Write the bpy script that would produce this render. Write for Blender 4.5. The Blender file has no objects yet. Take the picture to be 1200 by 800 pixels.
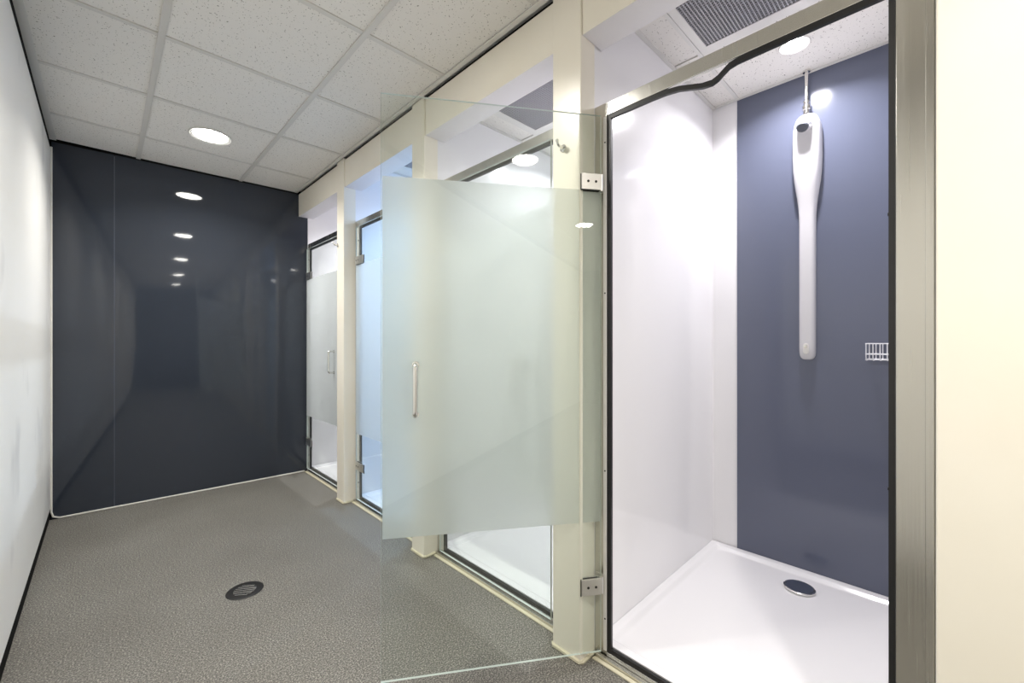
import bpy, bmesh, math, random
from mathutils import Vector, Matrix

random.seed(7)
S = bpy.context.scene
COL = S.collection

# ---------------------------------------------------------------- camera
EYE = 1.12
cd = bpy.data.cameras.new('camera')
cam = bpy.data.objects.new('camera', cd)
COL.objects.link(cam)
cam.location = (0, 0, EYE)
cam.rotation_euler = (math.radians(90), 0, math.radians(-44.2))
cd.sensor_width = 36.0
cd.lens = 36.0 * 492.0 / 1200.0
cd.clip_start = 0.02
S.camera = cam

# ---------------------------------------------------------------- world, exposure
w = bpy.data.worlds.new('world')
S.world = w
w.use_nodes = True
w.node_tree.nodes['Background'].inputs[0].default_value = (0.9, 0.95, 1, 1)
w.node_tree.nodes['Background'].inputs[1].default_value = 0.3
S.view_settings.view_transform = 'Standard'
S.view_settings.look = 'None'
S.view_settings.gamma = 1
S.view_settings.use_curve_mapping = False
S.view_settings.exposure = 1.05

LAMP_CORRIDOR = 8.3        # watts of each corridor downlight
LAMP_SHOWER = 5.6           # watts of each small shower downlight
COLOR_CORRIDOR = (1.0, 0.965, 0.90)
COLOR_SHOWER = (0.99, 0.965, 1.0)
COLOR_SHOWER_BLUE = (0.50, 0.70, 1.0)

# ---------------------------------------------------------------- layout
CZ = 2.387
XL = -0.24
XP = 1.187                 # front of the posts
XF = 1.27                  # front of the steel frames
XB = 2.39                  # rear of the showers
POSTS = [(-0.12, 0.011), (0.878, 1.005), (1.872, 1.992), (2.885, 3.003)]
OPEN = [(0.075, 0.827), (1.058, 1.816), (2.062, 2.822), (3.060, 3.800)]
BAYS = [(0.0, 0.882), (1.0, 1.875), (1.99, 2.885), (3.0, 3.86)]
ZR = 1.917                 # head of opening
YEND0, YEND1 = 3.905, 3.842  # end wall at XL and at X=1.27 (slightly out of square)
YBACK = -5.2


def srgb(r, g, b):
    def f(c):
        c /= 255.0
        return c / 12.92 if c <= 0.04045 else ((c + 0.055) / 1.055) ** 2.4
    return (f(r), f(g), f(b), 1.0)


# ---------------------------------------------------------------- materials
def mat(name, color, rough=0.5, metal=0.0, spec=0.5, coat=0.0):
    m = bpy.data.materials.new(name)
    m.use_nodes = True
    b = m.node_tree.nodes['Principled BSDF']
    b.inputs['Base Color'].default_value = color
    b.inputs['Roughness'].default_value = rough
    b.inputs['Metallic'].default_value = metal
    b.inputs['Specular IOR Level'].default_value = spec
    b.inputs['Coat Weight'].default_value = coat
    b.inputs['Coat Roughness'].default_value = 0.05
    return m


def nodes(m):
    nt = m.node_tree
    return nt, nt.nodes, nt.links, nt.nodes.get('Principled BSDF')


def add_noise_color(m, c1, c2, scale, detail=2, lo=0.4, hi=0.6, stretch=(1, 1, 1), bump=0.0, dist=0.002):
    nt, N, L, b = nodes(m)
    tc = N.new('ShaderNodeTexCoord')
    mp = N.new('ShaderNodeMapping')
    mp.inputs['Scale'].default_value = stretch
    no = N.new('ShaderNodeTexNoise')
    no.inputs['Scale'].default_value = scale
    no.inputs['Detail'].default_value = detail
    r = N.new('ShaderNodeValToRGB')
    r.color_ramp.elements[0].position = lo
    r.color_ramp.elements[0].color = c1
    r.color_ramp.elements[1].position = hi
    r.color_ramp.elements[1].color = c2
    L.new(tc.outputs['Object'], mp.inputs['Vector'])
    L.new(mp.outputs[0], no.inputs['Vector'])
    L.new(no.outputs['Fac'], r.inputs[0])
    L.new(r.outputs[0], b.inputs['Base Color'])
    if bump:
        bp = N.new('ShaderNodeBump')
        bp.inputs['Strength'].default_value = bump
        bp.inputs['Distance'].default_value = dist
        L.new(no.outputs['Fac'], bp.inputs['Height'])
        L.new(bp.outputs[0], b.inputs['Normal'])
    return m


M = {}
M['cream'] = add_noise_color(mat('cream_paint', srgb(240, 236, 220), 0.28, spec=0.4),
                             srgb(237, 231, 217), srgb(241, 236, 224), 3, lo=0.3, hi=0.7)
M['left_wall'] = add_noise_color(mat('white_wall_paint', srgb(226, 225, 222), 0.55),
                                 srgb(205, 204, 203), srgb(230, 229, 226), 2.2, 3, 0.28, 0.42, (1, 1, 0.8))
M['black'] = mat('black_recess', srgb(12, 12, 13), 0.8, spec=0.1)
M['gasket'] = mat('black_rubber', srgb(20, 20, 21), 0.45)
M['white_acrylic'] = mat('white_acrylic', srgb(240, 239, 241), 0.12, spec=0.5)
M['tray'] = mat('white_tray_acrylic', srgb(240, 239, 241), 0.16, spec=0.5)
M['white_plastic'] = mat('white_plastic', srgb(208, 207, 210), 0.22)
M['caulk'] = mat('sealant', srgb(206, 200, 176), 0.5)
M['white_caulk'] = mat('white_sealant', srgb(215, 213, 206), 0.5)
M['nickel'] = mat('satin_nickel', (0.80, 0.79, 0.76, 1), 0.33, 1.0)
M['alu'] = mat('satin_aluminium', (0.88, 0.88, 0.86, 1), 0.42, 1.0)
M['chrome'] = mat('chrome', (0.78, 0.77, 0.74, 1), 0.14, 1.0)
M['drain_dark'] = mat('dark_cap', srgb(66, 72, 88), 0.4, 0.0)
M['nozzle'] = mat('grey_nozzle', srgb(88, 92, 100), 0.45)
M['screw'] = mat('dark_screw', srgb(45, 44, 42), 0.35, 0.6)
M['trim_white'] = mat('white_enamel', srgb(222, 220, 216), 0.35)
M['grid'] = mat('grid_bar_enamel', srgb(214, 211, 206), 0.45)
M['duct'] = mat('duct_interior', srgb(66, 66, 70), 0.8)
M['grille'] = mat('grille_grey', srgb(168, 167, 172), 0.45, 0.2)
M['soffit'] = mat('soffit_paint', srgb(228, 226, 229), 0.4)
M['wire'] = mat('white_coated_wire', srgb(232, 232, 236), 0.3)

# brushed stainless steel
m = mat('brushed_stainless', (0.60, 0.59, 0.555, 1), 0.24, 1.0)
nt, N, L, b = nodes(m)
tc = N.new('ShaderNodeTexCoord'); mp = N.new('ShaderNodeMapping'); no = N.new('ShaderNodeTexNoise')
mp.inputs['Scale'].default_value = (300, 300, 3); no.inputs['Scale'].default_value = 1.0
mr = N.new('ShaderNodeMapRange'); mr.inputs['To Min'].default_value = 0.16; mr.inputs['To Max'].default_value = 0.32
L.new(tc.outputs['Object'], mp.inputs[0]); L.new(mp.outputs[0], no.inputs[0])
L.new(no.outputs['Fac'], mr.inputs['Value']); L.new(mr.outputs[0], b.inputs['Roughness'])
M['steel'] = m


# glossy laminates with a very slight waviness
def laminate(name, col, rough, wav, scale=2.2, spec=0.5):
    m = mat(name, col, rough, spec=spec)
    nt, N, L, b = nodes(m)
    tc = N.new('ShaderNodeTexCoord'); mp = N.new('ShaderNodeMapping'); no = N.new('ShaderNodeTexNoise')
    mp.inputs['Scale'].default_value = (1.6, 1.6, 0.8)
    no.inputs['Scale'].default_value = scale; no.inputs['Detail'].default_value = 1.0
    bp = N.new('ShaderNodeBump'); bp.inputs['Strength'].default_value = wav; bp.inputs['Distance'].default_value = 0.01
    L.new(tc.outputs['Object'], mp.inputs[0]); L.new(mp.outputs[0], no.inputs[0])
    L.new(no.outputs['Fac'], bp.inputs['Height']); L.new(bp.outputs[0], b.inputs['Normal'])
    return m


M['navy'] = laminate('dark_navy_laminate', srgb(50, 55, 64), 0.04, 0.22)
M['blue_panel'] = laminate('slate_blue_laminate', srgb(96, 101, 119), 0.14, 0.05)
M['navy_matt'] = mat('dark_far_wall', srgb(42, 44, 48), 0.5)

# speckled non-slip vinyl floor
m = mat('speckled_vinyl', srgb(110, 107, 100), 0.5, spec=0.35)
nt, N, L, b = nodes(m)
tc = N.new('ShaderNodeTexCoord')
n1 = N.new('ShaderNodeTexNoise'); n1.inputs['Scale'].default_value = 190; n1.inputs['Detail'].default_value = 6; n1.inputs['Roughness'].default_value = 0.7
n2 = N.new('ShaderNodeTexNoise'); n2.inputs['Scale'].default_value = 2.5; n2.inputs['Detail'].default_value = 4
r1 = N.new('ShaderNodeValToRGB'); e = r1.color_ramp.elements
e[0].position = 0.38; e[0].color = srgb(72, 70, 67)
e[1].position = 0.50; e[1].color = srgb(104, 102, 97)
x = e.new(0.63); x.color = srgb(172, 169, 160)
r2 = N.new('ShaderNodeValToRGB'); e = r2.color_ramp.elements
e[0].position = 0.3; e[0].color = (0.84, 0.83, 0.82, 1); e[1].position = 0.7; e[1].color = (1, 1, 1, 1)
mx = N.new('ShaderNodeMix'); mx.data_type = 'RGBA'; mx.blend_type = 'MULTIPLY'; mx.inputs[0].default_value = 1
L.new(tc.outputs['Object'], n1.inputs[0]); L.new(tc.outputs['Object'], n2.inputs[0])
L.new(n1.outputs['Fac'], r1.inputs[0]); L.new(n2.outputs['Fac'], r2.inputs[0])
L.new(r1.outputs[0], mx.inputs[6]); L.new(r2.outputs[0], mx.inputs[7]); L.new(mx.outputs[2], b.inputs['Base Color'])
bp = N.new('ShaderNodeBump'); bp.inputs['Strength'].default_value = 0.04; bp.inputs['Distance'].default_value = 0.0006
L.new(n1.outputs['Fac'], bp.inputs['Height']); L.new(bp.outputs[0], b.inputs['Normal'])
M['floor'] = m

# mineral fibre ceiling tile with pin holes
m = mat('mineral_tile', srgb(222, 219, 213), 0.9, spec=0.1)
nt, N, L, b = nodes(m)
tc = N.new('ShaderNodeTexCoord')
mp = N.new('ShaderNodeMapping'); mp.inputs['Scale'].default_value = (1, 1, 0)
v = N.new('ShaderNodeTexVoronoi'); v.inputs['Scale'].default_value = 120
n1 = N.new('ShaderNodeTexNoise'); n1.inputs['Scale'].default_value = 75; n1.inputs['Detail'].default_value = 3
mth = N.new('ShaderNodeMath'); mth.operation = 'MULTIPLY_ADD'; mth.inputs[1].default_value = 0.9
L.new(tc.outputs['Object'], mp.inputs[0]); L.new(mp.outputs[0], v.inputs[0]); L.new(mp.outputs[0], n1.inputs[0])
L.new(n1.outputs['Fac'], mth.inputs[0]); L.new(v.outputs['Distance'], mth.inputs[2])
r1 = N.new('ShaderNodeValToRGB'); e = r1.color_ramp.elements
e[0].position = 0.53; e[0].color = srgb(138, 132, 124); e[1].position = 0.64; e[1].color = srgb(234, 231, 226)
L.new(mth.outputs[0], r1.inputs[0]); L.new(r1.outputs[0], b.inputs['Base Color'])
bp = N.new('ShaderNodeBump'); bp.inputs['Strength'].default_value = 0.4; bp.inputs['Distance'].default_value = 0.002
L.new(r1.outputs[0], bp.inputs['Height']); L.new(bp.outputs[0], b.inputs['Normal'])
M['tile'] = m


def glass_mat(name, tint):
    m = bpy.data.materials.new(name); m.use_nodes = True
    N = m.node_tree.nodes; L = m.node_tree.links
    N.remove(N['Principled BSDF'])
    out = N['Material Output']
    tr = N.new('ShaderNodeBsdfTransparent'); tr.inputs[0].default_value = tint
    gl = N.new('ShaderNodeBsdfGlossy'); gl.inputs['Roughness'].default_value = 0.01
    fr = N.new('ShaderNodeFresnel')
    ge = N.new('ShaderNodeNewGeometry')
    mr = N.new('ShaderNodeMapRange'); mr.inputs['To Min'].default_value = 1.45; mr.inputs['To Max'].default_value = 1 / 1.45
    L.new(ge.outputs['Backfacing'], mr.inputs['Value']); L.new(mr.outputs[0], fr.inputs['IOR'])   # no false total reflection inside the pane
    mx = N.new('ShaderNodeMixShader')
    L.new(fr.outputs[0], mx.inputs[0]); L.new(tr.outputs[0], mx.inputs[1]); L.new(gl.outputs[0], mx.inputs[2])
    L.new(mx.outputs[0], out.inputs['Surface'])
    return m


M['glass'] = glass_mat('clear_glass', (0.965, 0.985, 0.972, 1))
M['glass_edge'] = mat('polished_glass_edge', srgb(205, 215, 210), 0.15, spec=0.8)

m = bpy.data.materials.new('frosted_film'); m.use_nodes = True
N = m.node_tree.nodes; L = m.node_tree.links
N.remove(N['Principled BSDF'])
out = N['Material Output']
tr = N.new('ShaderNodeBsdfTransparent'); tr.inputs[0].default_value = (0.97, 0.985, 0.98, 1)
rf = N.new('ShaderNodeBsdfRefraction'); rf.inputs['IOR'].default_value = 1.2; rf.inputs['Roughness'].default_value = 0.62
rf.inputs['Color'].default_value = (0.98, 0.99, 0.985, 1)
df = N.new('ShaderNodeBsdfDiffuse'); df.inputs[0].default_value = srgb(245, 248, 247)
tl = N.new('ShaderNodeBsdfTranslucent'); tl.inputs[0].default_value = srgb(245, 248, 247)
a = N.new('ShaderNodeMixShader'); a.inputs[0].default_value = 0.5
L.new(df.outputs[0], a.inputs[1]); L.new(tl.outputs[0], a.inputs[2])
c = N.new('ShaderNodeMixShader'); c.inputs[0].default_value = 0.72
L.new(tr.outputs[0], c.inputs[1]); L.new(rf.outputs[0], c.inputs[2])
d = N.new('ShaderNodeMixShader'); d.inputs[0].default_value = 0.33
L.new(c.outputs[0], d.inputs[1]); L.new(a.outputs[0], d.inputs[2])
L.new(d.outputs[0], out.inputs['Surface'])
M['frost'] = m


def emit(name, color, strength):
    m = bpy.data.materials.new(name); m.use_nodes = True
    N = m.node_tree.nodes; L = m.node_tree.links
    N.remove(N['Principled BSDF'])
    e = N.new('ShaderNodeEmission'); e.inputs[0].default_value = (*color, 1); e.inputs[1].default_value = strength
    L.new(e.outputs[0], N['Material Output'].inputs['Surface'])
    return m


# ---------------------------------------------------------------- mesh helpers
def box(bm, x0, x1, y0, y1, z0, z1, mi=0):
    vs = [bm.verts.new(p) for p in ((x0, y0, z0), (x1, y0, z0), (x1, y1, z0), (x0, y1, z0),
                                    (x0, y0, z1), (x1, y0, z1), (x1, y1, z1), (x0, y1, z1))]
    fs = []
    for idx in ((0, 3, 2, 1), (4, 5, 6, 7), (0, 1, 5, 4), (1, 2, 6, 5), (2, 3, 7, 6), (3, 0, 4, 7)):
        f = bm.faces.new([vs[i] for i in idx]); f.material_index = mi; fs.append(f)
    return fs


def prism(bm, pts, z0, z1):
    lo = [bm.verts.new((x, y, z0)) for x, y in pts]
    hi = [bm.verts.new((x, y, z1)) for x, y in pts]
    bm.faces.new(lo[::-1]); bm.faces.new(hi)
    n = len(pts)
    for i in range(n):
        bm.faces.new((lo[i], lo[(i + 1) % n], hi[(i + 1) % n], hi[i]))


def frame_of(d):
    d = d.normalized()
    u = d.orthogonal().normalized()
    return u, d.cross(u)


def tube(bm, pts, r, n=8, caps=True):
    pts = [Vector(p) for p in pts]
    rings = []
    u = None
    for i, p in enumerate(pts):
        a = pts[max(i - 1, 0)]; b_ = pts[min(i + 1, len(pts) - 1)]
        d = (b_ - a).normalized()
        if u is None:
            u = d.orthogonal().normalized()
        else:
            u = (u - d * u.dot(d)).normalized()
        v_ = d.cross(u)
        rr = r[i] if isinstance(r, (list, tuple)) else r
        rings.append([bm.verts.new(p + (u * math.cos(2 * math.pi * k / n) + v_ * math.sin(2 * math.pi * k / n)) * rr)
                      for k in range(n)])
    for a, b_ in zip(rings, rings[1:]):
        for k in range(n):
            bm.faces.new((a[k], a[(k + 1) % n], b_[(k + 1) % n], b_[k]))
    if caps:
        bm.faces.new(rings[0][::-1]); bm.faces.new(rings[-1])


def lathe(bm, prof, center=(0, 0, 0), n=32, axis='z'):
    """prof: list of (radius, height)"""
    rings = []
    cx, cy, cz = center
    for r, h in prof:
        if r <= 1e-6:
            rings.append([bm.verts.new((cx, cy, cz + h))])
        else:
            rings.append([bm.verts.new((cx + r * math.cos(2 * math.pi * k / n), cy + r * math.sin(2 * math.pi * k / n), cz + h))
                          for k in range(n)])
    for a, b_ in zip(rings, rings[1:]):
        for k in range(n):
            A = a[k % len(a)]; B = a[(k + 1) % len(a)]; C_ = b_[(k + 1) % len(b_)]; D = b_[k % len(b_)]
            vs = []
            for q in (A, B, C_, D):
                if q not in vs:
                    vs.append(q)
            if len(vs) > 2:
                bm.faces.new(vs)


def obj(name, bm, mats, parent=None, bevel=0.0, smooth=False, loc=None):
    bmesh.ops.recalc_face_normals(bm, faces=bm.faces[:])
    if bevel:
        bmesh.ops.bevel(bm, geom=bm.edges[:] , offset=bevel, segments=2, affect='EDGES', profile=0.5)
    me = bpy.data.meshes.new(name)
    bm.to_mesh(me); bm.free()
    if not isinstance(mats, (list, tuple)):
        mats = [mats]
    for q in mats:
        me.materials.append(q)
    if smooth:
        for p in me.polygons:
            p.use_smooth = True
        try:
            me.set_sharp_from_angle(angle=math.radians(38))
        except Exception:
            pass
    o = bpy.data.objects.new(name, me)
    COL.objects.link(o)
    if parent:
        o.parent = parent
    if loc:
        o.location = loc
    return o


def bx(name, x0, x1, y0, y1, z0, z1, m, parent=None, bevel=0.0):
    bm = bmesh.new(); box(bm, x0, x1, y0, y1, z0, z1)
    return obj(name, bm, m, parent, bevel)


def struct(o, label=None):
    o['kind'] = 'structure'
    if label:
        o['label'] = label
    return o


def tag(o, label, cat, group=None):
    o['label'] = label; o['category'] = cat
    if group:
        o['group'] = group
    return o


def empty(name, loc=(0, 0, 0), rz=0.0):
    o = bpy.data.objects.new(name, None)
    COL.objects.link(o)
    o.location = loc; o.rotation_euler = (0, 0, rz)
    o.empty_display_size = 0.1
    return o


# ================================================================ STRUCTURE
struct(bx('floor', XL - 0.3, 2.6, YBACK - 0.1, 4.1, -0.1, 0.0, M['floor']),
       'speckled grey vinyl floor of the corridor')

# left wall: raised board with a black strip painted as the gap's shade above and a recessed black skirting below
struct(bx('wall_left', XL - 0.12, XL, YBACK, 4.0, 0.075, CZ - 0.058, M['left_wall']), 'plain white wall on the left side of the corridor')
struct(bx('baseboard_left', XL - 0.12, XL - 0.004, YBACK, 4.0, 0.0, 0.075, M['black']), 'recessed black skirting under the white left wall')
struct(bx('trim_left_gap_shade', XL - 0.12, XL - 0.004, YBACK, 4.0, CZ - 0.058, CZ + 0.03, M['black']), 'black strip painted as shade in the gap between left wall and ceiling')

# end wall: two glossy navy panels on a dark backing (a little out of square)
def endY(x):
    return YEND0 + (YEND1 - YEND0) * (x - XL) / (XF - XL)

bm = bmesh.new()
prism(bm, [(XL - 0.1, endY(XL) + 0.012), (2.5, endY(2.5) + 0.012), (2.5, 4.15), (XL - 0.1, 4.15)], 0, CZ + 0.02)
wb = struct(obj('wall_back', bm, M['black']), 'glossy dark navy wall closing the far end of the corridor')
for x0, x1 in ((XL + 0.004, 0.0505), (0.0525, XF - 0.004)):
    bm = bmesh.new()
    prism(bm, [(x0, endY(x0)), (x1, endY(x1)), (x1, endY(x1) + 0.011), (x0, endY(x0) + 0.011)], 0.006, CZ - 0.012)
    obj('wall_panel', bm, M['navy'], wb)
bm = bmesh.new()
prism(bm, [(0.0500, endY(0.05) - 0.0004), (0.0530, endY(0.053) - 0.0004), (0.053, endY(0.053) + 0.01), (0.050, endY(0.05) + 0.01)], 0.006, CZ - 0.02)
obj('seam_strip', bm, M['drain_dark'], wb)
bm = bmesh.new()
tube(bm, [(XL + 0.004, endY(XL) - 0.002, 2.34), (XL + 0.004, endY(XL) - 0.002, 0.05), (XL + 0.012, endY(XL) - 0.003, 0.02),
          (XL + 0.04, endY(XL) - 0.004, 0.006), (0.5, endY(0.5) - 0.003, 0.006), (1.24, endY(1.24) - 0.003, 0.006)], 0.0055, 6)
struct(obj('trim_end_sealant', bm, M['white_caulk'], smooth=True), 'pale sealant bead along the foot of the navy end wall')

# rear of the corridor, behind the camera
struct(bx('wall_front', XL - 0.1, 1.4, YBACK - 0.1, YBACK, 0, CZ + 0.02, M['navy_matt']), 'dark wall far behind the camera')
struct(bx('wall_right', XP + 0.02, 1.4, YBACK, POSTS[0][0], 0, CZ + 0.02, M['cream']), 'cream wall continuing on the right behind the camera')

# showers: rear wall, partitions
wr = struct(bx('wall_shower_rear', XB, XB + 0.1, -0.3, 4.0, 0, CZ + 0.02, M['white_acrylic']), 'white rear wall of the shower cubicles')
for k, (y0, y1) in enumerate(BAYS):
    bx('colour_panel', XB - 0.004, XB, y0 + 0.127, y1 - 0.125, 0.03, CZ - 0.003, M['blue_panel'], wr)
PART = [(POSTS[0][0], BAYS[0][0]), (BAYS[0][1], BAYS[1][0]), (BAYS[1][1], BAYS[2][0]), (BAYS[2][1], BAYS[3][0])]
for i, (y0, y1) in enumerate(PART):
    struct(bx('wall_partition', XF, XB, y0, y1, 0, CZ + 0.02, M['white_acrylic']), 'white acrylic partition between two shower cubicles')
bm = bmesh.new()
prism(bm, [(XF - 0.002, endY(XF) - 0.0), (XB, endY(XF)), (XB, endY(XF) + 0.05), (XF - 0.002, endY(XF) + 0.02)], 0, CZ + 0.02)
struct(obj('wall_partition_end', bm, M['white_acrylic']), 'white side wall of the farthest cubicle')

# posts
PLAB = ['wide cream post filling the right edge of the view', 'cream post at the left of the open shower',
        'cream post seen behind the frosted open door', 'narrow cream post between the two farthest showers']
for i, (y0, y1) in enumerate(POSTS):
    p = struct(bx('trim_%d' % (i + 1), XP, XF + 0.001, y0, y1, 0.0, CZ, M['cream'], bevel=0.003), PLAB[i])
    bm = bmesh.new()
    r = 0.012
    tube(bm, [(XF - 0.005, y0 - 0.002, 0.006), (XP + 0.004, y0 - 0.002, 0.006), (XP - 0.002, y0 + 0.004, 0.006),
              (XP - 0.002, y1 - 0.004, 0.006), (XP + 0.004, y1 + 0.002, 0.006), (XF - 0.005, y1 + 0.002, 0.006)], 0.0075, 6)
    obj('sealant', bm, M['caulk'], p, smooth=True)

# fascias over the cubicles with black strips filling the gap above, in place of its shade
FY = [(POSTS[0][1], POSTS[1][0]), (POSTS[1][1], POSTS[2][0]), (POSTS[2][1], POSTS[3][0]), (POSTS[3][1], 3.85)]
for i, (y0, y1) in enumerate(FY):
    bm = bmesh.new()
    fs = box(bm, XP + 0.008, 1.312, y0 + 0.001, y1 - 0.001, 2.187, CZ - 0.013)
    for f in fs:
        f.normal_update()
        if f.normal.z < -0.5 or f.normal.x > 0.5:
            f.material_index = 1
    fo = struct(obj('trim_%d' % (i + 5), bm, [M['cream'], M['soffit']]),
                ['cream fascia above the open shower', 'cream fascia above the second shower',
                 'cream fascia above the blue lit shower', 'cream fascia above the farthest shower'][i])
    bx('gap_shade_strip', XP + 0.014, 1.30, y0 + 0.001, y1 - 0.001, CZ - 0.0128, CZ + 0.002, M['black'], fo)

# ---------------------------------------------------------------- corridor ceiling
struct_ceil = struct(bx('ceiling', XL - 0.1, 2.5, YBACK - 0.1, 4.1, CZ + 0.022, CZ + 0.1, M['trim_white']), 'suspended ceiling of white mineral tiles')
GX = [0.172, 0.775]
GY = [1.665 + 0.597 * k for k in range(-11, 4)]
XC0, XC1 = XL + 0.004, XP - 0.006
LAMPS = [3.158, 1.366, -0.425, -2.216, -4.007]
for gx in GX:
    bx('grid_bar', gx - 0.012, gx + 0.012, YBACK, 3.90, CZ - 0.002, CZ + 0.02, M['grid'], struct_ceil)
xs = [XC0 + 0.010, GX[0], GX[1], XC1 - 0.008]
for gy in GY:
    for a, b_ in zip(xs, xs[1:]):
        bx('grid_bar', a + 0.0125, b_ - 0.0125, gy - 0.012, gy + 0.012, CZ - 0.0005, CZ + 0.018, M['grid'], struct_ceil)
bx('wall_angle', XL - 0.003, XC0 + 0.022, YBACK, 3.895, CZ - 0.003, CZ + 0.001, M['trim_white'], struct_ceil)
bx('wall_angle', XC1 - 0.02, XC1 + 0.003, YBACK, 3.84, CZ - 0.003, CZ + 0.001, M['trim_white'], struct_ceil)
rows = [YBACK] + GY + [3.90]
tm = {}
for j, (a, b_) in enumerate(zip(rows, rows[1:])):
    for i, (c0, c1) in enumerate(zip(xs, xs[1:])):
        wx = c1 - c0 - 0.02; wy = b_ - a - 0.02
        lamp = i == 1 and any(a < q < b_ for q in LAMPS)
        key = (round(wx, 3), round(wy, 3), lamp)
        if key not in tm:
            bm = bmesh.new()
            if lamp:
                n = 32; R = 0.098
                inner = [(R * math.cos(2 * math.pi * k / n + math.pi / n), R * math.sin(2 * math.pi * k / n + math.pi / n)) for k in range(n)]
                outer = []
                for (ix, iy) in inner:
                    s_ = max(abs(ix) / (wx / 2), abs(iy) / (wy / 2)); outer.append((ix / s_, iy / s_))
                vi = [bm.verts.new((x, y, 0)) for x, y in inner]; vo = [bm.verts.new((x, y, 0)) for x, y in outer]
                vt = [bm.verts.new((x, y, 0.016)) for x, y in inner]
                for k in range(n):
                    k2 = (k + 1) % n
                    bm.faces.new((vi[k], vi[k2], vo[k2], vo[k])); bm.faces.new((vi[k], vt[k], vt[k2], vi[k2]))
                # corner fills
                for sx in (-1, 1):
                    for sy in (-1, 1):
                        cv = bm.verts.new((sx * wx / 2, sy * wy / 2, 0))
                        q = sorted([v_ for v_ in vo if v_.co.x * sx > 0 and v_.co.y * sy > 0],
                                   key=lambda v_: (v_.co - cv.co).length)[:2]
                        bm.faces.new((cv, q[0], q[1]))
            else:
                box(bm, -wx / 2, wx / 2, -wy / 2, wy / 2, 0, 0.014)
            o = obj('ceiling_tile', bm, M['tile'], struct_ceil)
            tm[key] = o
        else:
            o = tm[key].copy(); COL.objects.link(o); o.parent = struct_ceil
        o.location = ((c0 + c1) / 2, (a + b_) / 2, CZ + 0.004)

# ---------------------------------------------------------------- cubicle ceilings
for k, (y0, y1) in enumerate(BAYS):
    y1 = min(y1, 3.84)
    ce = struct(bx('ceiling_cubicle', 1.313, XB, y0, y1, CZ + 0.012, CZ + 0.021, M['trim_white']),
                'ceiling of a shower cubicle with mineral tiles')
    ya, yb = y0 + 0.13, y1 - 0.13
    bx('grid_bar', 1.32, XB - 0.002, ya - 0.008, ya + 0.008, CZ - 0.002, CZ + 0.010, M['trim_white'], ce)
    bx('grid_bar', 1.32, XB - 0.002, yb - 0.008, yb + 0.008, CZ - 0.002, CZ + 0.010, M['trim_white'], ce)
    bx('grid_bar', 1.885, 1.905, ya + 0.009, yb - 0.009, CZ - 0.002, CZ + 0.010, M['trim_white'], ce)
    bx('wall_angle', 1.32, XB - 0.002, y1 - 0.018, y1 - 0.0005, CZ - 0.004, CZ, M['trim_white'], ce)
    bx('wall_angle', 1.32, XB - 0.002, y0 + 0.0005, y0 + 0.018, CZ - 0.004, CZ, M['trim_white'], ce)
    bx('wall_angle', XB - 0.022, XB - 0.005, y0 + 0.019, y1 - 0.019, CZ - 0.004, CZ, M['trim_white'], ce)
    for (a0, a1, b0, b1) in ((1.32, 1.884, yb + 0.009, y1 - 0.004), (1.896, XB - 0.006, yb + 0.009, y1 - 0.004),
                             (1.32, 1.884, y0 + 0.004, ya - 0.009), (1.896, XB - 0.006, y0 + 0.004, ya - 0.009),
                             (1.32, 1.50, ya + 0.009, yb - 0.009)):
        bx('ceiling_tile', a0, a1, b0, b1, CZ + 0.001, CZ + 0.0115, M['tile'], ce)
    # tile around the downlight
    lx, ly = 2.117, (y0 + y1) / 2 + 0.004
    R = 0.046
    a0, a1, b0, b1 = 1.906, XB - 0.006, ya + 0.009, yb - 0.009
    bm = bmesh.new()
    n = 24
    inner = [(lx + R * math.cos(2 * math.pi * q / n + math.pi / n), ly + R * math.sin(2 * math.pi * q / n + math.pi / n)) for q in range(n)]
    outer = []
    for ix, iy in inner:
        dx, dy = ix - lx, iy - ly
        t = min(((a1 - lx) if dx > 0 else (lx - a0)) / max(abs(dx), 1e-9), ((b1 - ly) if dy > 0 else (ly - b0)) / max(abs(dy), 1e-9))
        outer.append((lx + dx * t, ly + dy * t))
    z = CZ + 0.001
    vi = [bm.verts.new((x, y, z)) for x, y in inner]; vo = [bm.verts.new((x, y, z)) for x, y in outer]
    vt = [bm.verts.new((x, y, z + 0.010)) for x, y in inner]
    for q in range(n):
        q2 = (q + 1) % n
        bm.faces.new((vi[q], vi[q2], vo[q2], vo[q])); bm.faces.new((vi[q], vt[q], vt[q2], vi[q2]))
    for (cx, cy) in ((a0, b0), (a0, b1), (a1, b0), (a1, b1)):
        cv = bm.verts.new((cx, cy, z))
        qs = sorted([v_ for v_ in vo if (v_.co.x - lx) * (cx - lx) > 0 and (v_.co.y - ly) * (cy - ly) > 0
                     and (abs(v_.co.x - cx) < 1e-5 or abs(v_.co.y - cy) < 1e-5)], key=lambda v_: (v_.co - cv.co).length)
        ex = [v_ for v_ in qs if abs(v_.co.x - cx) < 1e-5][:1] + [v_ for v_ in qs if abs(v_.co.y - cy) < 1e-5][:1]
        if len(ex) == 2 and ex[0] is not ex[1]:
            bm.faces.new((cv, ex[0], ex[1]))
    obj('ceiling_tile', bm, M['tile'], ce)

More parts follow.
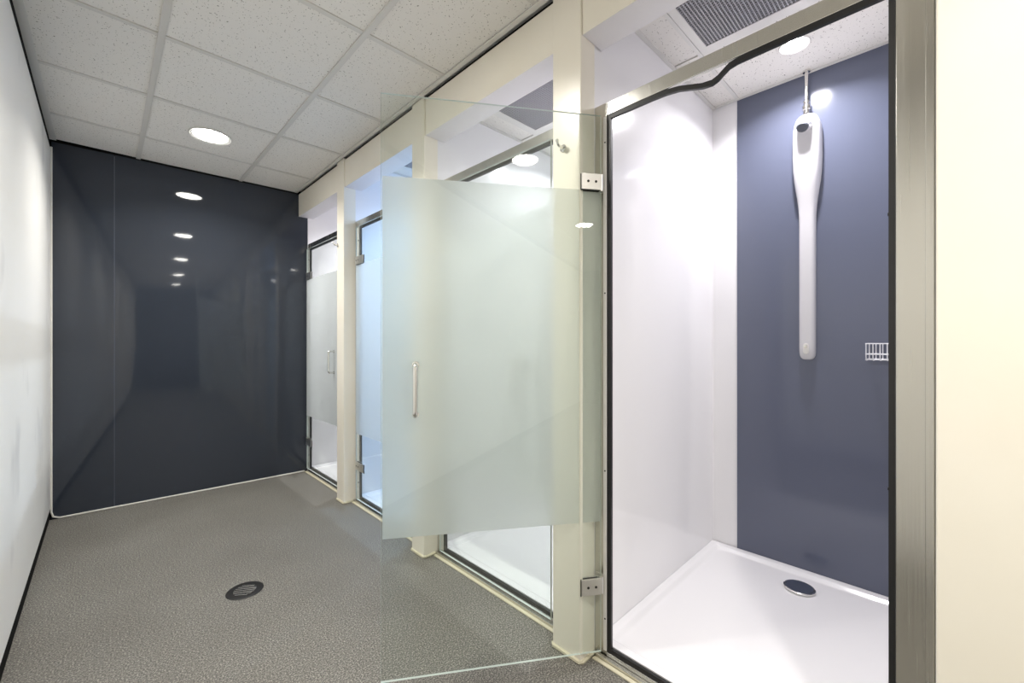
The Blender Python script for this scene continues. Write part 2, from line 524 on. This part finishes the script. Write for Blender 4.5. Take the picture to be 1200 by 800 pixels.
# ---------------------------------------------------------------- steel door surrounds
FL = ['stainless steel surround of the open shower with loose gasket', 'stainless steel surround of the second shower',
      'stainless steel surround of the blue lit shower', 'stainless steel surround of the farthest shower']
for k, (o0, o1) in enumerate(OPEN):
    f = empty('trim_%d' % (k + 9), (XF, o0, 0)); f['kind'] = 'structure'; f['label'] = FL[k]
    def L_(name, x0, x1, y0, y1, z0, z1, m, bev=0.0, par=f):
        return bx(name, x0 - XF, x1 - XF, y0 - o0, y1 - o0, z0, z1, m, par, bev)
    py0 = POSTS[k][1] + 0.0005
    py1 = (POSTS[k + 1][0] if k < 3 else 3.84) - 0.0005
    xr = XF + 0.014
    j1 = L_('jamb', XF, xr, o1, py1, 0.0, 1.962, M['steel'], 0.0015)
    j0 = L_('jamb', XF, xr, py0, o0, 0.0, 1.962, M['steel'], 0.0015)
    # proud edge profiles of the jambs
    L_('jamb_lip', XF - 0.010, XF - 0.0005, py0 + 0.002, py0 + 0.016, 0.032, 1.962, M['steel'], 0.001)
    L_('jamb_lip', XF - 0.005, XF - 0.0005, o1 - 0.001, o1 + (0.012 if k == 0 else 0.026), 0.032, 1.910, M['trim_white'], 0.001)
    L_('header', XF + 0.001, xr, o0 + 0.0005, o1 - 0.0005, ZR, 1.962, M['steel'], 0.0015)
    L_('threshold', XF - 0.004, xr, o0 + 0.0005, o1 - 0.0005, 0.0, 0.030, M['steel'], 0.002)
    L_('drip_rail', XF - 0.018, XF - 0.005, py0 + 0.002, py1 - 0.002, 0.0, 0.016, M['steel'], 0.002)
    L_('sealant', XF - 0.034, XF - 0.0185, py0 + 0.012, py1 - 0.012, 0.0, 0.006, M['caulk'], 0.002)
    # black rubber gasket
    gx0, gx1 = XF + 0.001, XF + 0.012
    L_('gasket', gx0, gx1, o1 - 0.016, o1 - 0.0006, 0.031, ZR - 0.001, M['gasket'])
    L_('gasket', gx0, gx1, o0 + 0.0006, o0 + 0.012, 0.031, ZR - 0.001, M['gasket'])
    L_('gasket', gx0, gx1, o0 + 0.0125, o1 - 0.0165, 0.0305, 0.044, M['gasket'])
    L_('gasket_lip', gx1 + 0.0005, gx1 + 0.012, o0 + 0.0006, o0 + 0.006, 0.031, ZR - 0.001, M['white_plastic'])
    if k == 0:
        bm = bmesh.new()
        path = [(o0 + 0.0125, 0), (0.16, 0), (0.25, 0), (0.36, -0.001), (0.405, -0.002), (0.425, -0.006), (0.44, -0.016), (0.455, -0.027),
                (0.472, -0.033), (0.50, -0.030), (0.535, -0.019), (0.57, -0.008), (0.61, -0.002), (0.66, 0), (0.74, 0), (o1 - 0.0165, 0)]
        rings = []
        for (yy, dz) in path:
            zc = ZR - 0.0085 + dz
            rings.append([bm.verts.new((x - XF, yy - o0, z_)) for x, z_ in ((gx0, zc - 0.0075), (gx1, zc - 0.0075), (gx1, zc + 0.0075), (gx0, zc + 0.0075))])
        for a, b_ in zip(rings, rings[1:]):
            for q in range(4):
                bm.faces.new((a[q], a[(q + 1) % 4], b_[(q + 1) % 4], b_[q]))
        bm.faces.new(rings[0]); bm.faces.new(rings[-1][::-1])
        g = obj('gasket', bm, M['gasket'], f, smooth=True); g['label'] = 'loose black gasket sagging from the header'
    else:
        L_('gasket', gx0, gx1, o0 + 0.0125, o1 - 0.0165, ZR - 0.014, ZR - 0.0006, M['gasket'])
    # screws down the jambs
    for zz in (1.82, 1.29, 0.665, 0.145):
        bm = bmesh.new()
        tube(bm, [(-0.0065, o1 + 0.004 - o0, zz), (-0.004, o1 + 0.004 - o0, zz)], 0.0028 if k == 0 else 0.0055, 10)
        obj('screw', bm, M['screw'], f)
        bm = bmesh.new()
        tube(bm, [(0.012, 0.0122, zz + 0.12), (0.012, 0.0142, zz + 0.12)], 0.004, 8)
        obj('screw', bm, M['screw'], f)
    for zc in (1.675, 0.268):
        L_('hinge_bracket', XF - 0.0045, XF + 0.0, o1 + (0.0125 if k == 0 else 0.0265), o1 + 0.045, zc - 0.028, zc + 0.028, M['nickel'], 0.0008)

# ---------------------------------------------------------------- shower trays and drains
TL = ['white acrylic shower tray with raised rim in the open shower', 'white shower tray seen under the frosted open door',
      'white shower tray in the bluish lit shower', 'white shower tray in the farthest shower']
for k, (y0, y1) in enumerate(BAYS):
    y1 = min(y1, 3.838)
    x0, x1 = XF + 0.0245, XB - 0.005
    bm = bmesh.new()
    def ring(off, z, rad, n=6):
        pts = []
        for (cx, cy, a0) in ((x1 - off - rad, y1 - off - rad, 0), (x0 + off + rad, y1 - off - rad, 90), (x0 + off + rad, y0 + off + rad, 180), (x1 - off - rad, y0 + off + rad, 270)):
            for q in range(n + 1):
                a = math.radians(a0 + 90 * q / n)
                pts.append(bm.verts.new((cx + rad * math.cos(a), cy + rad * math.sin(a), z)))
        return pts
    rr = [ring(0.001, 0.0, 0.001), ring(0.001, 0.037, 0.001), ring(0.030, 0.0375, 0.008), ring(0.036, 0.035, 0.012), ring(0.044, 0.024, 0.018), ring(0.052, 0.0215, 0.022), ring(0.058, 0.0212, 0.022), ring(0.30, 0.0195, 0.05)]
    for a, b_ in zip(rr, rr[1:]):
        n = len(a)
        for q in range(n):
            bm.faces.new((a[q], a[(q + 1) % n], b_[(q + 1) % n], b_[q]))
    bm.faces.new(rr[-1]); bm.faces.new(rr[0][::-1])
    t = obj('shower_tray', bm, M['tray'], smooth=True)
    tag(t, TL[k], 'shower tray', 'shower trays in the cubicles')
    if k == 0:
        d = empty('shower_drain', (2.215, 0.447, 0.0225)); tag(d, 'round dark drain cover with chrome rim in the white shower tray', 'drain')
        bm = bmesh.new(); lathe(bm, [(0, 0), (0.058, 0), (0.060, 0.002), (0.060, 0.0075), (0.0565, 0.0095), (0.054, 0.0085), (0.053, 0.007), (0, 0.007)], n=40)
        obj('rim', bm, M['chrome'], d, smooth=True)
        bm = bmesh.new(); lathe(bm, [(0, 0.0071), (0.0525, 0.0071), (0.0525, 0.010), (0.051, 0.0115), (0, 0.012)], n=40)
        obj('cover', bm, M['drain_dark'], d, smooth=True)

# ================================================================ DOORS
def make_door(k, ang, label, handle=True):
    o0, o1 = OPEN[k]
    W = o1 - o0 - (0.008 if k == 0 else 0.0)
    root = empty('shower_door', (1.252, o1 + 0.010, 0), ang)
    tag(root, label, 'shower door', 'frosted glass shower doors')
    T = 0.004
    bm = bmesh.new()
    fs = box(bm, 0.003, W, -T, T, 0.036, 1.910)
    for f in fs:
        f.normal_update()
        if abs(f.normal.y) < 0.5:
            f.material_index = 1
    obj('glass_pane', bm, [M['glass'], M['glass_edge']], root)
    bm = bmesh.new()
    box(bm, 0.004, W - 0.004, -T - 0.0011, -T - 0.0003, 0.488, 1.649)
    fr = obj('frosted_film', bm, M['frost'], root); fr['label'] = 'frosted band across the middle of the clear glass'
    for zc in (1.675, 0.268):
        bm = bmesh.new()
        box(bm, 0.007, 0.077, T + 0.0012, T + 0.0075, zc - 0.028, zc + 0.028)
        box(bm, 0.007, 0.077 if k == 0 else 0.125, -T - 0.0075, -T - 0.0012, zc - 0.028, zc + 0.028)
        h = obj('hinge', bm, M['nickel'], root, bevel=0.0012)
        bm = bmesh.new()
        for s_ in (-1, 1):
            box(bm, 0.009, 0.079 if (k == 0 or s_ > 0) else 0.135, s_ * (T + 0.0006) - 0.0005, s_ * (T + 0.0006) + 0.0005, zc - 0.031, zc + 0.027)
        obj('hinge_gasket', bm, M['gasket'], h)
        bm = bmesh.new(); tube(bm, [(0.0, 0, zc - 0.029), (0.0, 0, zc + 0.029)], 0.0065, 12)
        box(bm, 0.0, 0.007, -0.0055, 0.0055, zc - 0.028, zc + 0.028)
        obj('knuckle', bm, M['nickel'], h, smooth=True)
        for xx in (0.025, 0.053):
            bm = bmesh.new()
            tube(bm, [(xx, T + 0.0075, zc), (xx, T + 0.0086, zc)], 0.0045, 10); tube(bm, [(xx, -T - 0.0086, zc), (xx, -T - 0.0075, zc)], 0.0045, 10)
            obj('screw', bm, M['screw'], h)
    for s_ in (-1, 1):
        xh = 0.636 if k == 0 else 0.60
        z0, z1 = 0.885, 1.045
        st = 0.042
        y_ = s_ * T
        pts = [(xh, y_ + s_ * 0.001, z1)]
        for q in range(6):
            a = q / 5 * math.pi / 2
            pts.append((xh, y_ + s_ * (st - 0.016 + 0.016 * math.sin(a)), z1 - 0.016 + 0.016 * math.cos(a)))
        for q in range(6):
            a = q / 5 * math.pi / 2
            pts.append((xh, y_ + s_ * (st - 0.016 + 0.016 * math.cos(a)), z0 + 0.016 - 0.016 * math.sin(a)))
        pts.append((xh, y_ + s_ * 0.001, z0))
        bm = bmesh.new(); tube(bm, pts, 0.0075, 12)
        for zz in (z0, z1):
            tube(bm, [(xh, y_ + s_ * 0.0013, zz), (xh, y_ + s_ * 0.004, zz)], 0.011, 14)
        obj('handle', bm, M['chrome'], root, smooth=True)
    return root


make_door(0, math.radians(146.4), 'wide open glass shower door swung out into the corridor')
make_door(1, math.radians(-90), 'closed glass shower door directly behind the open door')
make_door(2, math.radians(-90), 'closed glass door of the bluish lit shower')
make_door(3, math.radians(-90), 'closed glass door of the farthest shower beside the navy wall')

# ================================================================ LIGHTS
em_c = emit('corridor_lamp_glow', COLOR_CORRIDOR, 24.0)
em_s = emit('shower_lamp_glow', COLOR_SHOWER, 30.0)
em_b = emit('shower_lamp_glow_blue', COLOR_SHOWER_BLUE, 30.0)


def downlight(x, y, R, em, label, group, watts, color, spread):
    d = empty('ceiling_downlight', (x, y, CZ)); tag(d, label, 'ceiling light', group)
    bm = bmesh.new()
    lathe(bm, [(R + 0.001, -0.001), (R + 0.010, -0.004), (R + 0.014, 0.0), (R + 0.001, 0.0035), (R - 0.005, 0.010), (R - 0.006, 0.0), (R + 0.001, -0.001)], n=40)
    obj('bezel', bm, M['trim_white'], d, smooth=True)
    bm = bmesh.new(); lathe(bm, [(0, 0.006), (R - 0.008, 0.006), (R - 0.008, 0.0005), (R - 0.016, -0.002), (0, -0.003)], n=40)
    obj('diffuser', bm, em, d, smooth=True)
    ld = bpy.data.lights.new('lamp_light', 'AREA'); ld.shape = 'DISK'; ld.size = 2 * R * 0.62
    ld.energy = watts; ld.color = color; ld.spread = math.radians(spread)
    lo_ = bpy.data.objects.new('lamp_light', ld); COL.objects.link(lo_); lo_.parent = d; lo_.location = (0, 0, -0.005)
    return d


CL = ['round recessed downlight in the corridor ceiling near the navy wall', 'round corridor downlight above the second shower, out of frame',
      'round corridor downlight just behind the camera', 'round corridor downlight well behind the camera', 'round corridor downlight farthest behind the camera']
for y, l in zip(LAMPS, CL):
    downlight((GX[0] + GX[1]) / 2, y, 0.096, em_c, l, 'corridor downlights', LAMP_CORRIDOR, COLOR_CORRIDOR, 140)
SL = ['small bright downlight above the wall mounted shower column', 'small downlight in the second shower',
      'small bluish downlight in the third shower', 'small downlight in the farthest shower']
for k, (y0, y1) in enumerate(BAYS):
    y1 = min(y1, 3.84)
    downlight(2.117, (y0 + y1) / 2 + 0.004, 0.045, em_b if k == 2 else em_s, SL[k], 'shower downlights', LAMP_SHOWER * (0.88, 1.35, 2.2, 2.2)[k],
              COLOR_SHOWER_BLUE if k == 2 else COLOR_SHOWER, 145)

# ---------------------------------------------------------------- extraction grilles
GL = ['grey perforated ceiling vent above the open shower', 'grey perforated ceiling vent above the second shower',
      'perforated ceiling vent in the bluish lit shower', 'perforated ceiling vent in the farthest shower']
for k, (y0, y1) in enumerate(BAYS):
    y1 = min(y1, 3.84)
    gx0, gx1, gy0, gy1 = 1.552, 1.852, y0 + 0.17, y1 - 0.172
    g = empty('ceiling_vent', (1.70, (gy0 + gy1) / 2, CZ)); tag(g, GL[k], 'ceiling vent', 'ceiling vents in the showers')
    ox, oy = 1.70, (gy0 + gy1) / 2
    bm = bmesh.new()
    fx0, fx1, fy0, fy1 = 1.505, 1.882, y0 + 0.141, y1 - 0.141
    for (a, b_, c_, d_) in ((fx0, gx0, fy0, fy1), (gx1, fx1, fy0, fy1), (gx0, gx1, fy0, gy0), (gx0, gx1, gy1, fy1)):
        box(bm, a - ox, b_ - ox, c_ - oy, d_ - oy, -0.004, 0.008)
    obj('frame', bm, M['trim_white'], g)
    bm = bmesh.new()
    box(bm, gx0 - ox, gx1 - ox, gy0 - oy, gy1 - oy, 0.006, 0.008)
    obj('backing', bm, M['duct'], g)
    bm = bmesh.new()
    p = 0.0125
    nx = int((gx1 - gx0) / p); ny = int((gy1 - gy0) / p)
    for i in range(nx + 1):
        x_ = gx0 + (gx1 - gx0) * i / nx - ox
        box(bm, x_ - 0.0018, x_ + 0.0018, gy0 - oy, gy1 - oy, -0.002, 0.003)
    for j in range(ny + 1):
        y_ = gy0 + (gy1 - gy0) * j / ny - oy
        box(bm, gx0 - ox, gx1 - ox, y_ - 0.0018, y_ + 0.0018, -0.0018, 0.0028)
    o = obj('mesh_grid', bm, M['grille'], g); o['kind'] = 'stuff'

# ================================================================ SHOWER COLUMN
CYc = 0.447
sc = empty('shower_column', (XB - 0.0045, CYc, 1.035))
tag(sc, 'white wall mounted shower column with wide head on the blue wall', 'shower column')
prof = [(1.035, 0.012, 0.018), (1.0375, 0.020, 0.026), (1.045, 0.0265, 0.034), (1.055, 0.0300, 0.040), (1.07, 0.0315, 0.043), (1.09, 0.0318, 0.044), (1.30, 0.0318, 0.044),
        (1.66, 0.0320, 0.044), (1.71, 0.0328, 0.045), (1.75, 0.0350, 0.048), (1.79, 0.0390, 0.053), (1.83, 0.0445, 0.060), (1.87, 0.0500, 0.066),
        (1.92, 0.0545, 0.071), (1.98, 0.0565, 0.073), (2.06, 0.0565, 0.073), (2.11, 0.0550, 0.071), (2.14, 0.0500, 0.067), (2.16, 0.0430, 0.060),
        (2.173, 0.0340, 0.050), (2.180, 0.024, 0.038), (2.184, 0.010, 0.022)]
bm = bmesh.new()
rings = []
n = 20
for z, hw, dp in prof:
    ring_ = []
    for q in range(n + 1):
        a = math.pi * q / n
        c_, s_ = math.cos(a), math.sin(a)
        y_ = hw * math.copysign(abs(c_) ** 0.62, c_)
        x_ = -dp * abs(s_) ** 0.62
        ring_.append(bm.verts.new((x_, y_, z - 1.035)))
    rings.append(ring_)
for a, b_ in zip(rings, rings[1:]):
    m_ = len(a)
    for q in range(m_):
        bm.faces.new((a[q], a[(q + 1) % m_], b_[(q + 1) % m_], b_[q]))
bm.faces.new(rings[0][::-1]); bm.faces.new(rings[-1])
obj('body', bm, M['white_plastic'], sc, smooth=True)
bm = bmesh.new()
tube(bm, [(-0.055, 0, 1.075), (-0.085, 0, 1.078), (-0.105, 0, 1.070), (-0.113, 0, 1.058)], [0.030, 0.029, 0.0265, 0.0245], 24)
h = obj('shower_head', bm, M['white_plastic'], sc, smooth=True)
bm = bmesh.new()
tube(bm, [(-0.1125, 0, 1.0585), (-0.1165, 0, 1.0525)], [0.0245, 0.022], 24)
obj('nozzle_plate', bm, M['nozzle'], h, smooth=True)
bm = bmesh.new()
lathe(bm, [(0, 1.147), (0.013, 1.147), (0.013, 1.165), (0.0165, 1.166), (0.0165, 1.184), (0.011, 1.186), (0.011, 1.196), (0.014, 1.197), (0.014, 1.206), (0.0075, 1.208), (0.0075, 1.3505), (0, 1.3505)], (-0.032, 0, 0), 24)
obj('supply_pipe', bm, M['chrome'], sc, smooth=True)
bm = bmesh.new()
lathe(bm, [(0.0080, 1.340), (0.015, 1.341), (0.016, 1.347), (0.016, 1.3485), (0.0080, 1.3485)], (-0.032, 0, 0), 24)
obj('pipe_collar', bm, M['chrome'], sc, smooth=True)
bm = bmesh.new()
pts = []
for q in range(28):
    a = 2 * math.pi * q / 28
    pts.append((0.0115 * math.cos(a), 0.013 * math.sin(a) + (0.012 if math.sin(a) > 0 else -0.012)))
lo = [bm.verts.new((-0.0435, y_, 0.052 + z_)) for y_, z_ in pts]
hi = [bm.verts.new((-0.0475, y_ * 0.9, 0.052 + z_ * 0.93)) for y_, z_ in pts]
for q in range(28):
    bm.faces.new((lo[q], lo[(q + 1) % 28], hi[(q + 1) % 28], hi[q]))
bm.faces.new(hi)
bt = obj('control_plate', bm, M['trim_white'], sc, smooth=True)
bm = bmesh.new(); tube(bm, [(-0.0470, 0, 0.060), (-0.0515, 0, 0.060)], [0.0062, 0.0055], 16)
bo = obj('push_button', bm, M['chrome'], bt, smooth=True)

# ================================================================ WIRE SOAP BASKET
wbk = empty('wire_basket', (XB - 0.0045, 0.228, 1.045))
tag(wbk, 'small white wire soap basket on the blue shower wall', 'basket')
D = 0.115; WY = 0.216; Hh = 0.066
bm = bmesh.new()
for zz in (0.0, 0.022, Hh):
    tube(bm, [(-0.003, 0, zz), (-D + 0.02, 0, zz), (-D + 0.006, -0.006, zz), (-D, -0.02, zz), (-D, -WY, zz)], 0.0021 if zz else 0.0021, 6)
    tube(bm, [(-0.003, 0, zz), (-0.003, -WY, zz)], 0.0021, 6)
obj('rim_wire', bm, M['wire'], wbk, smooth=True)
for i in range(10):
    yy = -0.003 - i * 0.022
    bm = bmesh.new()
    tube(bm, [(-0.0035, yy, Hh), (-0.0035, yy, 0.004), (-0.010, yy, -0.003), (-D + 0.012, yy, -0.003), (-D - 0.002, yy, 0.010), (-D - 0.002, yy, Hh)], 0.0018, 6)
    obj('wire', bm, M['wire'], wbk, smooth=True)

# ================================================================ COAT HOOKS
def coat_hook(y, label, z=1.815):
    h = empty('coat_hook', (XP - 0.0005, y, z)); tag(h, label, 'coat hook', 'coat hooks on the cream posts')
    bm = bmesh.new(); tube(bm, [(0, 0, 0), (-0.003, 0, 0), (-0.005, 0, 0)], [0.013, 0.013, 0.010], 20)
    obj('wall_plate', bm, M['chrome'], h, smooth=True)
    bm = bmesh.new(); tube(bm, [(-0.005, 0, 0), (-0.014, 0, 0), (-0.024, 0, 0.002), (-0.031, 0, 0.007), (-0.034, 0, 0.015)], [0.0065, 0.0055, 0.0050, 0.0045, 0.004], 12)
    obj('prong', bm, M['chrome'], h, smooth=True)
    bm = bmesh.new(); lathe(bm, [(0, -0.002), (0.005, -0.001), (0.0065, 0.003), (0.005, 0.007), (0, 0.008)], (-0.034, 0, 0.014), 14)
    obj('knob', bm, M['chrome'], h, smooth=True)


coat_hook(0.955, 'small chrome coat hook on the cream post beside the open shower')
coat_hook(2.985, 'small chrome coat hook on the narrow post between the farthest showers', 1.80)
coat_hook(-0.045, 'chrome coat hook high on the post at the right edge')

# ================================================================ FLOOR DRAIN
fd = empty('floor_drain', (0.455, 2.19, 0.0)); tag(fd, 'round slotted metal floor drain with dark rim in the grey floor', 'drain')
bm = bmesh.new(); lathe(bm, [(0, 0.0005), (0.070, 0.0005), (0.073, 0.002), (0.069, 0.0035), (0.046, 0.0015), (0, 0.001)], n=40)
obj('rim', bm, M['gasket'], fd, smooth=True)
for i in range(7):
    yy = -0.036 + i * 0.012
    hw = math.sqrt(max(0.044 ** 2 - yy ** 2, 0))
    bm = bmesh.new(); box(bm, -hw, hw, yy - 0.0034, yy + 0.0034, 0.0022, 0.0052)
    o = obj('slat', bm, M['chrome'], fd, bevel=0.0008)
    o.rotation_euler = (0, 0, math.radians(-35))
